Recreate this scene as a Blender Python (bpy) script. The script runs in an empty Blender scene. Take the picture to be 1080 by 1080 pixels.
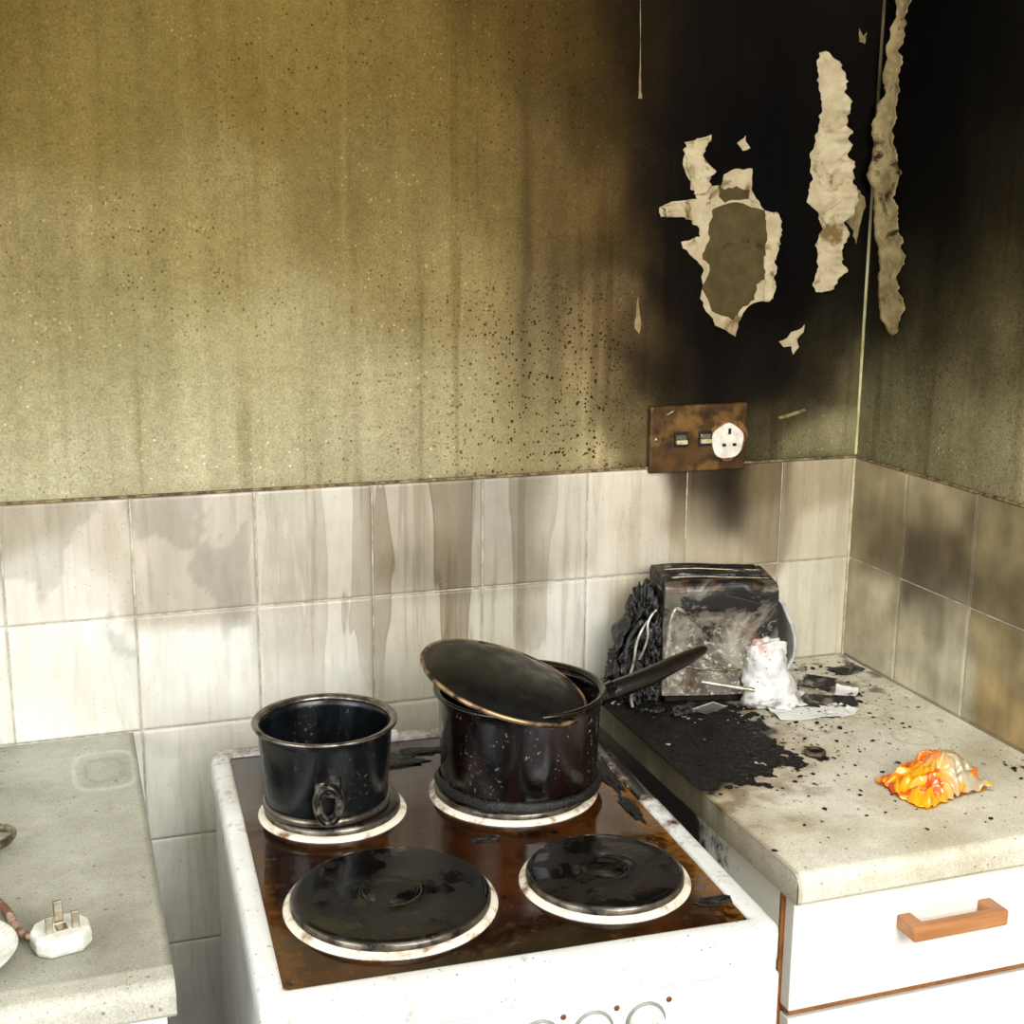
import bpy, bmesh, math, random
import numpy as np
from mathutils import Vector, Matrix, noise
from mathutils.geometry import tessellate_polygon
random.seed(7); np.random.seed(7)
S=bpy.context.scene
S.view_settings.view_transform='Standard'
S.view_settings.look='None'
COL=S.collection

# ------------------------------------------------------------------ survey
CAM=np.array([-1.0974,-1.6518,1.53])
cR=np.array([0.9463,-0.3231,0.0077]);cU=np.array([0.0615,0.2035,0.9771]);cF=np.array([0.3173,0.9242,-0.2125])
def on_plane(u,v,ax,val=0.0):
    "survey point -> world position on a room surface"
    d=cF+cR*(u-540)/1404.447-cU*(v-540)/1404.447
    return CAM+d*((val-CAM[ax])/d[ax])

def lin(c):
    c=np.array(c,float)/255.0
    return np.where(c<=0.04045,c/12.92,((c+0.055)/1.055)**2.4)
def L4(c,k=1.0):
    l=lin(c)*k
    return (float(l[0]),float(l[1]),float(l[2]),1.0)
def desat(l,k):
    y=.3*l[0]+.6*l[1]+.1*l[2]
    return l*(1-k)+y*k

# ------------------------------------------------------------------ nodes
class N:
    def __init__(s,name):
        s.m=bpy.data.materials.new(name); s.m.use_nodes=True
        s.t=s.m.node_tree; s.b=s.t.nodes['Principled BSDF']
        s.geo=s.t.nodes.new('ShaderNodeNewGeometry')
    def new(s,t): return s.t.nodes.new(t)
    def put(s,sock,v):
        if isinstance(v,bpy.types.NodeSocket): s.t.links.new(v,sock)
        elif v is not None:
            if hasattr(sock.default_value,'__len__') and not hasattr(v,'__len__'): v=(v,v,v,1)
            sock.default_value=v
    def pos(s,scale=(1,1,1)):
        n=s.new('ShaderNodeMapping'); s.put(n.inputs[0],s.geo.outputs['Position']); n.inputs['Scale'].default_value=scale
        return n.outputs[0]
    def noise(s,scale,detail=4,rough=.6,stretch=(1,1,1),dist=0):
        n=s.new('ShaderNodeTexNoise'); s.put(n.inputs['Vector'],s.pos(stretch))
        n.inputs['Scale'].default_value=scale;n.inputs['Detail'].default_value=detail;n.inputs['Roughness'].default_value=rough;n.inputs['Distortion'].default_value=dist
        return n.outputs['Fac']
    def vor(s,scale,stretch=(1,1,1)):
        n=s.new('ShaderNodeTexVoronoi'); s.put(n.inputs['Vector'],s.pos(stretch)); n.inputs['Scale'].default_value=scale
        return n.outputs['Distance'],n.outputs['Color']
    def math(s,op,a,b=0.0,clamp=False):
        n=s.new('ShaderNodeMath'); n.operation=op; n.use_clamp=clamp
        s.put(n.inputs[0],a); s.put(n.inputs[1],b); return n.outputs[0]
    def mul(s,*a):
        r=a[0]
        for q in a[1:]: r=s.math('MULTIPLY',r,q)
        return r
    def ramp(s,f,lo,hi,a=0.0,b=1.0):
        n=s.new('ShaderNodeMapRange'); s.put(n.inputs[0],f)
        n.inputs[1].default_value=lo;n.inputs[2].default_value=hi;n.inputs[3].default_value=a;n.inputs[4].default_value=b
        return n.outputs[0]
    def mix(s,f,a,b,mode='MIX'):
        n=s.new('ShaderNodeMix'); n.data_type='RGBA'; n.blend_type=mode
        s.put(n.inputs[0],f); s.put(n.inputs[6],a); s.put(n.inputs[7],b); return n.outputs[2]
    def attr(s,name='Col',out='Color'):
        n=s.new('ShaderNodeAttribute'); n.attribute_name=name; return n.outputs[out]
    def speck(s,scale,gate,size,stretch=(1,1,1)):
        d,c=s.vor(scale,stretch)
        sp=s.new('ShaderNodeSeparateColor'); s.put(sp.inputs[0],c)
        g=s.math('GREATER_THAN',sp.outputs[0],gate)
        sz=s.math('MULTIPLY',sp.outputs[1],size)
        return s.math('MULTIPLY',g,s.math('LESS_THAN',d,sz))
    def xyz(s):
        n=s.new('ShaderNodeSeparateXYZ'); s.put(n.inputs[0],s.geo.outputs['Position']); return n.outputs
    def bump(s,h,strength=.3,dist=.002):
        n=s.new('ShaderNodeBump'); s.put(n.inputs['Height'],h)
        n.inputs['Strength'].default_value=strength;n.inputs['Distance'].default_value=dist
        s.put(s.b.inputs['Normal'],n.outputs[0])
    def done(s,color=None,rough=.5,metal=0,spec=.5,coat=0,**k):
        s.put(s.b.inputs['Base Color'],color); s.put(s.b.inputs['Roughness'],rough)
        s.put(s.b.inputs['Metallic'],metal); s.put(s.b.inputs['Specular IOR Level'],spec)
        s.put(s.b.inputs['Coat Weight'],coat)
        for kk,v in k.items(): s.put(s.b.inputs[kk],v)
        return s.m

def m_simple(name,c,c2=None,scale=60,rough=.5,metal=0,spec=.5,lo=.4,hi=.65,bump=0,coat=0,**k):
    n=N(name)
    f=n.noise(scale,6,.65)
    col=n.mix(n.ramp(f,lo,hi),L4(c),L4(c2 or c))
    if bump: n.bump(f,bump,.002)
    return n.done(col,rough,metal,spec,coat,**k)

# ------------------------------------------------------------------ mesh helpers
def mk(name,verts,faces,mat,parent=None,smooth=True,cols=None):
    me=bpy.data.meshes.new(name); me.from_pydata([tuple(v) for v in verts],[],[tuple(f) for f in faces]); me.update()
    o=bpy.data.objects.new(name,me); COL.objects.link(o)
    me.materials.append(mat)
    if smooth: me.polygons.foreach_set('use_smooth',[True]*len(me.polygons))
    if cols is not None:
        a=me.color_attributes.new('Col','FLOAT_COLOR','POINT')
        c=np.ones((len(verts),4)); c[:,:cols.shape[1]]=cols
        a.data.foreach_set('color',c.ravel())
    if parent: o.parent=parent
    return o
def fixn(o):
    bm=bmesh.new();bm.from_mesh(o.data);bmesh.ops.recalc_face_normals(bm,faces=bm.faces);bm.to_mesh(o.data);bm.free()
def empty(name,loc=(0,0,0),rot=(0,0,0)):
    e=bpy.data.objects.new(name,None); COL.objects.link(e); e.location=loc; e.rotation_euler=rot; e.empty_display_size=.05
    return e
def box(name,lo,hi,mat,parent=None,bev=.002,seg=2,loc=None,rot=None):
    bm=bmesh.new()
    bmesh.ops.create_cube(bm,size=1)
    lo=Vector(lo);hi=Vector(hi);c=(lo+hi)/2;d=hi-lo
    for v in bm.verts: v.co=Vector((v.co.x*d.x,v.co.y*d.y,v.co.z*d.z))+c
    if bev: bmesh.ops.bevel(bm,geom=bm.edges[:],offset=bev,segments=seg,affect='EDGES',profile=.6)
    me=bpy.data.meshes.new(name); bm.to_mesh(me); bm.free()
    o=bpy.data.objects.new(name,me); COL.objects.link(o); me.materials.append(mat)
    if loc: o.location=loc
    if rot: o.rotation_euler=rot
    if parent: o.parent=parent
    return o
def lathe(name,prof,mat,parent=None,seg=64,loc=(0,0,0),rot=(0,0,0),close=False,jit=0):
    vs=[];fs=[];n=len(prof)
    for i in range(seg):
        a=2*math.pi*i/seg
        for r,z in prof:
            k=1+jit*noise.noise(Vector((math.cos(a)*3,math.sin(a)*3,z*60)))
            vs.append((r*k*math.cos(a),r*k*math.sin(a),z))
    for i in range(seg):
        j=(i+1)%seg
        for k in range(n-1 if not close else n):
            l=(k+1)%n
            fs.append((i*n+k,j*n+k,j*n+l,i*n+l))
    o=mk(name,vs,fs,mat,parent)
    bm=bmesh.new(); bm.from_mesh(o.data); bmesh.ops.remove_doubles(bm,verts=bm.verts,dist=1e-6); bmesh.ops.recalc_face_normals(bm,faces=bm.faces); bm.to_mesh(o.data); bm.free()
    o.location=loc;o.rotation_euler=rot
    return o
def tube(name,pts,r,mat,parent=None,res=8):
    c=bpy.data.curves.new(name,'CURVE');c.dimensions='3D';c.bevel_depth=r;c.bevel_resolution=4;c.use_fill_caps=True
    sp=c.splines.new('NURBS');sp.points.add(len(pts)-1)
    for p,q in zip(sp.points,pts): p.co=(q[0],q[1],q[2],1)
    sp.use_endpoint_u=True;sp.order_u=3;sp.resolution_u=res
    tmp=bpy.data.objects.new(name,c);COL.objects.link(tmp)
    dg=bpy.context.evaluated_depsgraph_get(); me=bpy.data.meshes.new_from_object(tmp.evaluated_get(dg))
    bpy.data.objects.remove(tmp)
    o=bpy.data.objects.new(name,me);COL.objects.link(o);me.materials.clear();me.materials.append(mat)
    me.polygons.foreach_set('use_smooth',[True]*len(me.polygons))
    if parent:o.parent=parent
    return o
def blob(name,c,s,amp,fr,mat,parent=None,sub=4,seed=0,ridge=False,floor=None):
    bm=bmesh.new(); bmesh.ops.create_icosphere(bm,subdivisions=sub,radius=1)
    for v in bm.verts:
        p=v.co.copy(); q=p*fr+Vector((seed,seed*2,seed*3))
        f=noise.noise(q)+.5*noise.noise(q*2.1)+.25*noise.noise(q*4.3)
        if ridge: f=.5-abs(f)*1.6
        v.co=p*(1+amp*f)
        z=v.co.z*s[2]+c[2]
        if floor is not None: z=max(z,floor)
        v.co=Vector((v.co.x*s[0]+c[0],v.co.y*s[1]+c[1],z))
    me=bpy.data.meshes.new(name);bm.to_mesh(me);bm.free()
    o=bpy.data.objects.new(name,me);COL.objects.link(o);me.materials.append(mat)
    me.polygons.foreach_set('use_smooth',[True]*len(me.polygons))
    if parent:o.parent=parent
    return o
def fbm(x,y,z=0,o=4):
    a=0;k=1;v=Vector((x,y,z))
    for i in range(o):
        a+=k*noise.noise(v);k*=.5;v=v*2.03+Vector((3.1,1.7,5.3))
    return a
def nw(pts,cols,q,h=.06):
    pts=np.array(pts);cols=np.array(cols);q=np.array(q);h=np.broadcast_to(np.array(h,float),(len(q),))
    out=np.zeros((len(q),3))
    for i in range(0,len(q),20000):
        d=((q[i:i+20000,None,:]-pts[None])**2).sum(-1);hh=h[i:i+20000,None]
        w=np.exp(-d/(2*hh*hh))+.003/(1+(d/hh**2)**2)
        out[i:i+20000]=(w@cols)/w.sum(1)[:,None]
    return out
K=0.68   # reflectance calibration
def mixc(a,b,t): return a*(1-t)+b*t
def sm(x,a,b):
    t=max(0,min(1,(x-a)/(b-a)));return t*t*(3-2*t)

# ------------------------------------------------------------------ wall soot survey
bw=[(0,0,102,84,34),(100,100,122,104,48),(300,50,120,100,44),(200,250,140,124,66),(50,300,138,123,70),(300,400,158,146,96),(50,480,168,162,124),(200,480,172,165,126),
(400,480,168,158,120),(300,480,172,164,124),(450,100,112,92,40),(450,300,136,118,62),(450,430,156,143,98),(560,30,84,64,24),(560,200,104,84,38),(600,350,112,93,50),(570,420,134,116,68),(600,475,152,138,92),
(640,30,52,37,11),(640,200,80,61,26),(640,120,66,49,18),(650,320,94,74,36),(660,430,104,86,46),(672,250,64,48,20),(672,350,74,56,26),(690,50,26,18,6),(690,200,24,16,7),(692,300,26,18,8),(692,390,34,26,12),(705,120,12,8,4),(705,240,12,8,4),(705,320,14,9,5),(708,395,22,16,8),(700,412,50,40,20),(730,20,12,8,4),(760,20,10,7,4),(760,200,8,5,3),(760,300,8,5,3),(760,380,12,9,5),(740,405,20,14,8),(780,410,22,16,8),
(720,120,10,7,4),(720,300,10,7,4),(800,130,8,5,3),(840,220,7,5,3),(830,300,8,5,3),(820,390,16,12,7),(860,400,46,38,21),(885,468,130,122,82),(850,480,120,112,72),(800,455,60,50,28),(800,480,84,74,46),(830,440,60,50,28),(900,300,24,19,9),(900,100,13,9,4),(900,200,16,12,6),(895,400,84,76,44),(900,20,16,11,5),(880,350,34,28,14),(-200,100,115,98,45),(-200,400,155,146,96),(400,200,124,106,52),(350,-100,95,78,30),(700,-200,12,8,4),(150,380,154,144,94),(0,400,152,142,94)]
rw=[(935,50,5,3,2),(1000,50,3,2,2),(1070,50,14,11,5),(940,150,6,4,2),(1000,200,5,4,2),(1070,200,34,27,13),(1000,300,26,21,10),(1070,300,66,58,30),(1000,370,66,58,32),(1070,380,94,87,52),
(925,330,26,21,10),(930,420,84,78,50),(930,470,116,110,76),(1000,450,108,102,68),(1070,480,134,126,92),(1200,400,110,102,62),(1200,100,40,34,16),(1000,-150,4,3,2)]
def kz(z,a=.32): return K*(1.0+a*max(0,min(1,(1.60-z)/.36)))  # lightens the lower wall colour to offset weaker light there
def ds(z): return .06+.16*max(0,min(1,(1.7-z)/.3))
wb_p=[on_plane(a[0],a[1],1)[[0,2]] for a in bw]; wb_c=[desat(lin(a[2:]),ds(p[1]))*kz(p[1]) for a,p in zip(bw,wb_p)]
wr_p=[on_plane(a[0],a[1],0)[[1,2]] for a in rw]; wr_c=[desat(lin(a[2:]),.16)*kz(p[1],.6) for a,p in zip(rw,wr_p)]

def wall_mat():
    n=N('sooty_painted_plaster')
    c=n.attr(); msk=n.attr(out='Alpha')
    big=n.noise(7,6,.65); fine=n.noise(330,3,.7); mid=n.noise(70,4,.7)
    st=n.noise(26,5,.6,(1,1,.07))
    def mul(c,f,lo,hi,a,b,w=None):
        return n.mix(1.0 if w is None else w,c,n.mix(n.ramp(f,lo,hi),a,b),'MULTIPLY')
    c=mul(c,big,.3,.7,(.88,.87,.84,1),(1.12,1.12,1.12,1))
    c=mul(c,st,.3,.7,(.84,.83,.79,1),(1.11,1.11,1.11,1))
    c=mul(c,mid,.3,.7,(.86,.85,.82,1),(1.14,1.14,1.14,1))
    c=mul(c,fine,.32,.68,(.72,.71,.68,1),(1.26,1.26,1.26,1))
    v=n.noise(40,3,.5,(1,1,.03),.2)
    c=n.mix(n.mul(n.ramp(v,.58,.66),n.ramp(n.noise(3,3,.5),.42,.56),.48),c,n.mix(1,c,(.45,.36,.22,1),'MULTIPLY'))
    m2=n.ramp(n.noise(5,3,.5),.42,.56);m3=n.ramp(n.noise(4,3,.5,(1.3,1,1)),.44,.54)
    c=n.mix(n.mul(n.speck(260,.60,.42),msk,.85),c,n.mix(1,c,(.16,.11,.06,1),'MULTIPLY'))
    c=n.mix(n.mul(n.speck(160,.68,.36),msk,.85),c,n.mix(1,c,(.16,.11,.06,1),'MULTIPLY'))
    c=n.mix(n.mul(n.speck(210,.74,.34),m2,.85),c,n.mix(1,c,(.38,.27,.12,1),'MULTIPLY'))
    c=n.mix(n.mul(n.speck(140,.80,.28),.6),c,n.mix(1,c,(1.3,1.02,.5,1),'MULTIPLY'))
    c=n.mix(n.mul(n.speck(190,.80,.32),m3,.9),c,n.mix(1,c,(1.7,1.75,1.9,1),'MULTIPLY'))
    c=n.mix(n.mul(n.speck(85,.86,.20),m3,.8),c,n.mix(1,c,(1.5,1.55,1.7,1),'MULTIPLY'))
    n.bump(fine,.15,.001)
    return n.done(c,.8,spec=.06)
WALL=wall_mat()

def grid(name,o,du,dv,nu,nv,colfn,mat,parent=None,flip=False):
    o=np.array(o);du=np.array(du);dv=np.array(dv)
    U,V=np.meshgrid(np.linspace(0,1,nu+1),np.linspace(0,1,nv+1))
    P=o+U.ravel()[:,None]*du+V.ravel()[:,None]*dv
    fs=[]
    for j in range(nv):
        for i in range(nu):
            a=j*(nu+1)+i
            f=(a,a+1,a+nu+2,a+nu+1)
            fs.append(f[::-1] if flip else f)
    return mk(name,P,fs,mat,parent,True,colfn(P))
def col_wb(P):
    Q=P[:,[0,2]].copy();H=np.zeros(len(Q))
    for i in range(len(Q)):
        x,z=Q[i]; w=sm(x,-.62,-.45)
        H[i]=.055-.030*sm(x,-.50,-.38)*sm(1.80-z,0,.25)
        Q[i,0]+=.014*fbm(x*9,z*5,3)*(.4+w)+.006*fbm(x*40,z*14,33,3)*w; Q[i,1]+=.02*fbm(x*9,z*7,13)*(.4+w)
    c=nw(wb_p,wb_c,Q,H)
    out=np.ones((len(P),4))
    for i,p in enumerate(P):
        x,z=p[0],p[2]
        f=1+.22*fbm(x*9,z*1.1,3)*sm(x,-.85,-.4)
        if x>-.46: f*=1+.35*fbm(x*14,z*10,5)
        f*=1-.35*math.exp(-((x+.515+.01*fbm(2,z*5,1))/.008)**2)*sm(z,1.2,1.4)*sm(1.75-z,0,.2)
        f*=1-.22*math.exp(-((x+.475)/.010)**2)*sm(z,1.2,1.35)*sm(1.6-z,0,.2)
        f*=1+.18*math.exp(-((x+.75)/.006)**2)*sm(z,1.4,1.5)
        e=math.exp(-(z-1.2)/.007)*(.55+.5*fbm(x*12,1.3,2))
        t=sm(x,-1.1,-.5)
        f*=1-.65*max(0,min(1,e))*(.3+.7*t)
        out[i,:3]=c[i]*max(.1,f)
        out[i,3]=sm(x,-.74,-.5)*sm(-x,.33,.42)*sm(1.5-z,0,.12)+.18
    return out
def col_wr(P):
    Q=P[:,[1,2]].copy()
    for i in range(len(Q)):
        y,z=Q[i];Q[i,0]+=.03*fbm(y*8,z*6,3);Q[i,1]+=.03*fbm(y*8,z*6,13)
    c=nw(wr_p,wr_c,Q,.05)
    for i,p in enumerate(P):
        c[i]*=max(.2,1+.35*fbm(p[1]*12,p[2]*9,8))
    return np.hstack([c,np.full((len(P),1),.4)])
wall_back=grid('wall_back',(-2.0,0,1.19),(2.0,0,0),(0,0,1.25),460,270,col_wb,WALL)
wall_right=grid('wall_right',(0,0,1.19),(0,-1.8,0),(0,0,1.25),300,200,col_wr,WALL)
plaster_low=m_simple('dirty_grout',(150,144,126),(200,194,178),60,.85,bump=.2)
mk('lower_back',[(-2.0,0,0),(0.0,0,0),(0,0,1.19),(-2.0,0,1.19)],[(0,1,2,3)],plaster_low,wall_back,False)
mk('lower_right',[(0,0,0),(0,-1.8,0),(0,-1.8,1.19),(0,0,1.19)],[(0,1,2,3)],plaster_low,wall_right,False)

# ------------------------------------------------------------------ tiles
KT=.90
tb=[(30,545,176,167,146),(60,600,208,204,193),(110,560,188,180,164),(200,545,184,176,161),(200,620,180,172,157),(330,545,192,186,171),(330,610,190,183,168),(430,540,168,159,142),(450,600,152,144,125),(540,550,156,150,135),(540,600,164,158,142),
(590,560,198,190,175),(670,530,208,200,181),(670,590,210,202,185),(765,498,30,23,16),(755,515,22,17,12),(768,535,26,21,15),(762,550,60,50,36),(735,505,70,57,39),(735,540,140,124,98),(800,510,120,104,78),(860,510,176,162,134),(870,560,204,194,170),(760,585,198,184,158),(800,550,150,136,112),(740,570,190,177,152),
(70,700,224,223,215),(200,700,226,226,219),(330,660,208,204,193),(330,720,218,216,207),(440,650,190,184,168),(440,710,190,186,171),(540,650,194,190,174),(600,650,220,217,207),(680,630,200,192,170),(850,650,226,221,202),(870,610,218,212,192),(860,680,224,218,200),(30,760,228,229,222),(200,850,246,247,241),(200,1000,240,241,233),(230,740,220,218,209)]  # tiles in the gap beside the cooker coloured brighter to offset blocked light
tr=[(925,510,150,137,104),(930,570,104,91,65),(912,560,136,123,94),(925,640,190,179,151),(925,700,204,196,172),(990,520,156,143,112),(990,590,92,80,58),(985,610,70,60,44),(990,650,164,155,130),(1000,710,196,189,166),(1060,560,132,119,88),(1060,620,118,105,78),(1060,700,152,137,102),(1060,750,164,142,98),(1200,650,160,147,114)]
tb_p=[on_plane(a[0],a[1],1)[[0,2]] for a in tb]; tb_c=[lin(a[2:])*KT for a in tb]
tr_p=[on_plane(a[0],a[1],0)[[1,2]] for a in tr]; tr_c=[lin(a[2:])*KT for a in tr]
def tile_mat():
    n=N('glazed_wall_tile')
    c=n.attr();w=n.attr(out='Alpha')
    v=n.noise(17,3,.5,(1,1,.10),.3)
    run=n.ramp(v,.50,.515)
    band=n.math('SUBTRACT',1,n.math('MULTIPLY',n.math('ABSOLUTE',n.math('SUBTRACT',v,.507)),90,True))
    tint=n.mix(n.math('MULTIPLY',run,w),(1,1,1,1),(.62,.58,.51,1))
    c=n.mix(1,c,tint,'MULTIPLY')
    c=n.mix(n.mul(n.math('MAXIMUM',band,0),w,.65),c,n.mix(1,c,(.42,.35,.25,1),'MULTIPLY'))
    v2=n.noise(60,3,.5,(1,1,.05),.1)
    c=n.mix(n.mul(n.ramp(v2,.58,.64),n.ramp(w,.0,.5,.25,1),.45),c,n.mix(1,c,(.55,.47,.35,1),'MULTIPLY'))
    c=n.mix(1.0,c,n.mix(n.ramp(n.noise(60,6,.7,(1,1,.16)),.3,.7),(.87,.86,.83,1),(1.07,1.07,1.07,1)),'MULTIPLY')
    c=n.mix(1.0,c,n.mix(n.ramp(n.noise(9,6,.7),.35,.65),(.91,.90,.87,1),(1.04,1.04,1.04,1)),'MULTIPLY')
    c=n.mix(n.mul(n.speck(240,.88,.26),.7),c,n.mix(1,c,(.40,.30,.18,1),'MULTIPLY'))
    return n.done(c,n.ramp(n.noise(14,5,.6),.35,.65,.25,.55),spec=.35)
TILE=tile_mat()
def tile_cols(P,ax):
    if ax==1: c=nw(tb_p,tb_c,P[:,[0,2]],.021)
    else: c=nw(tr_p,tr_c,P[:,[1,2]],.026)
    out=np.ones((len(P),4))
    for i,p in enumerate(P):
        h=p[0] if ax==1 else p[1]; z=p[2]
        n2=fbm(h*9+4,z*8,7.0,5)
        w=.05
        if ax==1:
            w=math.exp(-((h+.63)/.15)**2)*sm(z,.93,1.0)*.98+.14
            f=1+.10*n2
            if h<-.88 and z>.9:
                n3=fbm(h*10,z*7,21,5)+(1.13-z)*3.2
                f=.82+.22*sm(n3,-.03,.03)
        else: f=1+.45*fbm(h*20,z*18,9.0,4)
        out[i,:3]=c[i]*max(.12,f);out[i,3]=w
    out[:,:3]=np.clip(out[:,:3],0,.90)
    return out
ss=[0,.0005,.0012,.0022]
def tile_field(name,cols,rows,ax,parent):
    V=[];F=[]
    for (h0,h1) in cols:
        for (z0,z1) in rows:
            g=.0008
            a0,a1,b0,b1=h0+g,h1-g,z0+g,z1-g
            m=26 if (z0>.88 and h0>-1.35) else 8
            A=[a0+s for s in ss]+list(np.linspace(a0+.005,a1-.005,m))+[a1-s for s in ss[::-1]]
            B=[b0+s for s in ss]+list(np.linspace(b0+.005,b1-.005,m))+[b1-s for s in ss[::-1]]
            tw=(random.random()-.5)*.0008;tw2=(random.random()-.5)*.0008
            base=len(V);n=len(A)
            for j,b in enumerate(B):
                for i,a in enumerate(A):
                    e=min(a-a0,a1-a,b-b0,b1-b)
                    d=.0030+.0028*min(1,(max(e,0)/.002))**.5 + tw*(a-a0)/(a1-a0)+tw2*(b-b0)/(b1-b0)
                    V.append((a,-d,b) if ax==1 else (-d,a,b))
            for j in range(n-1):
                for i in range(n-1):
                    f=(base+j*n+i,base+j*n+i+1,base+(j+1)*n+i+1,base+(j+1)*n+i)
                    F.append(f if ax==1 else f[::-1])
    P=np.array(V)
    return mk(name,P,F,TILE,parent,True,tile_cols(P,ax))
a0=.1229;b0=.1345
box('grout_back',(-2.0,-.0034,.3),(0,-.0001,1.199),plaster_low,wall_back,0)
box('grout_right',(-.0034,-1.8,.7),(-.0001,0,1.199),plaster_low,wall_right,0)
cols=[(-a0,-.006)]+[(-a0-.15*(k+1),-a0-.15*k) for k in range(10)]
rows=[(1.2-.15*(k+1),1.2-.15*k) for k in range(6)]
tile_field('glazed_tiles_back',cols,rows,1,wall_back)
cols=[(-b0,-.006)]+[(-b0-.15*(k+1),-b0-.15*k) for k in range(9)]
tile_field('glazed_tiles_right',cols,rows[:3],0,wall_right)
seal=m_simple('scorched_sealant',(60,40,18),(150,130,88),90,.7,bump=.3)
box('trim_1',(-2.0,-.0062,1.1995),(-.001,0,1.2025),seal,None,.001)
box('trim_2',(-.0062,-1.8,1.1995),(-.0,-.0062,1.2025),seal,None,.001)
cn=N('corner_joint');zz=cn.xyz()
g=cn.noise(50,5,.6,(1,1,.3))
c=cn.mix(cn.ramp(g,.4,.6),L4((150,140,96)),L4((200,192,148)))
c=cn.mix(cn.mul(cn.ramp(zz[2],1.45,1.68),cn.ramp(g,.3,.55,1,.85)),c,L4((58,48,26)))
corner=cn.done(c,.8,spec=.1)
box('trim_3',(-.0036,-.0036,1.2035),(-.0002,-.0002,2.42),corner,None,.001)
crn=m_simple('corner_grout',(170,160,125),(205,198,170),50,.7)
box('trim_4',(-.008,-.008,.9),(-.0005,-.0005,1.199),crn,None,.001)
FL=m_simple('vinyl_floor',(132,126,112),(150,144,130),12,.6)
mk('floor',[(-3.2,-3.6,0),(0,-3.6,0),(0,0,0),(-3.2,0,0)],[(0,1,2,3)],FL,None,False)
CE=m_simple('smoke_stained_ceiling',(200,192,164),(180,170,138),4,.9)
mk('ceiling',[(-3.2,-3.6,2.42),(0,-3.6,2.42),(0,0,2.42),(-3.2,0,2.42)],[(3,2,1,0)],CE,None,False)

# ------------------------------------------------------------------ peeling paint
def paper(name,c1,c2,c3):
    n=N(name);f=n.noise(40,6,.65);g=n.noise(22,5,.7,dist=.6)
    c=n.mix(n.ramp(f,.4,.65),L4(c1),L4(c2));c=n.mix(n.ramp(g,.54,.64),c,L4(c3))
    n.bump(f,.3,.002);return n.done(c,.85,spec=.1)
PAPER=paper('torn_lining_paper',(176,162,130),(154,138,106),(104,84,52))
PAPER2=paper('torn_paper_sooty',(138,122,86),(100,84,54),(44,34,18))
PLAST=paper('bare_plaster',(68,57,33),(80,68,42),(52,42,24))
def jag(poly,amp=1.3,n=4):
    out=[]
    for i in range(len(poly)):
        a=np.array(poly[i],float);b=np.array(poly[(i+1)%len(poly)],float)
        L=np.linalg.norm(b-a);nn=max(1,min(n,int(L/4)))
        for k in range(nn):
            p=a+(b-a)*k/nn
            if k: p=p+np.random.uniform(-1,1,2)*min(amp,L*.12)
            out.append(p)
    return out
def flatpatch(name,poly,ax,off,mat,parent,th=.0006,amp=1.8):
    pts=jag(poly,amp)
    W=[on_plane(u,v,ax) for u,v in pts]
    d=Vector((0,-1,0)) if ax==1 else Vector((-1,0,0))
    tri=tessellate_polygon([[Vector((float(p[0]),float(p[1]),0)) for p in pts]])
    n=len(W);V=[Vector(w)+d*off for w in W]+[Vector(w)+d*(off+th) for w in W]
    F=[tuple(i+n for i in t) for t in tri]+[(i,(i+1)%n,(i+1)%n+n,i+n) for i in range(n)]
    o=mk(name,V,F,mat,parent,False);fixn(o)
    return o
peel=empty('peeling_wallpaper')
flatpatch('torn_paper',[(735,146),(750,142),(741,165),(752,180),(746,194),(760,196),(763,184),(775,178),(793,178),(792,200),(800,212),(806,222),(818,225),(821,260),(812,276),(815,315),(800,318),(790,322),(778,340),(775,355),(765,348),(758,345),(748,332),(738,315),(742,285),(735,275),(720,262),(718,255),(738,250),(735,238),(720,228),(697,229),(695,219),(715,212),(735,210),(728,195),(722,180),(720,158)],1,.0004,PAPER,peel,.0012)
flatpatch('bare_plaster',[(752,220),(775,213),(806,222),(812,250),(806,270),(810,290),(797,300),(795,316),(779,328),(772,338),(750,328),(740,305),(748,285),(740,268),(748,250),(747,236)],1,.0017,PLAST,peel,.0003)
flatpatch('bare_plaster_2',[(757,194),(764,200),(776,196),(790,200),(789,210),(776,211),(764,214),(757,207)],1,.0017,PLAST,peel,.0003)
flatpatch('scrap_1',[(777,151),(786,143),(791,156),(783,159)],1,.0004,PAPER,peel)
flatpatch('scrap_2',[(821,360),(830,356),(834,350),(841,348),(848,342),(847,350),(840,358),(842,366),(836,374),(834,365),(826,366)],1,.0008,PAPER,peel)
flatpatch('scrap_3',[(669,346),(671,322),(673,312),(676,340),(674,352)],1,.0004,PAPER2,peel,amp=.6)
flatpatch('scratch',[(674.9,-10),(675.6,-10),(675.4,60),(675.8,96),(677,104),(673,104),(674.8,60)],1,.0003,PAPER2,peel,amp=.3)
flatpatch('scrap_4',[(906,30),(910,38),(914,34),(912,46),(906,44)],1,.0004,PAPER2,peel,amp=.6)
flatpatch('scrap_5',[(892,205),(906,200),(912,212),(908,232),(902,258),(897,240),(890,232)],1,.0006,PAPER2,peel)
flatpatch('scrap_6',[(820,440),(848,431),(850,433),(823,442)],1,.0004,PAPER2,peel,amp=.5)
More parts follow.
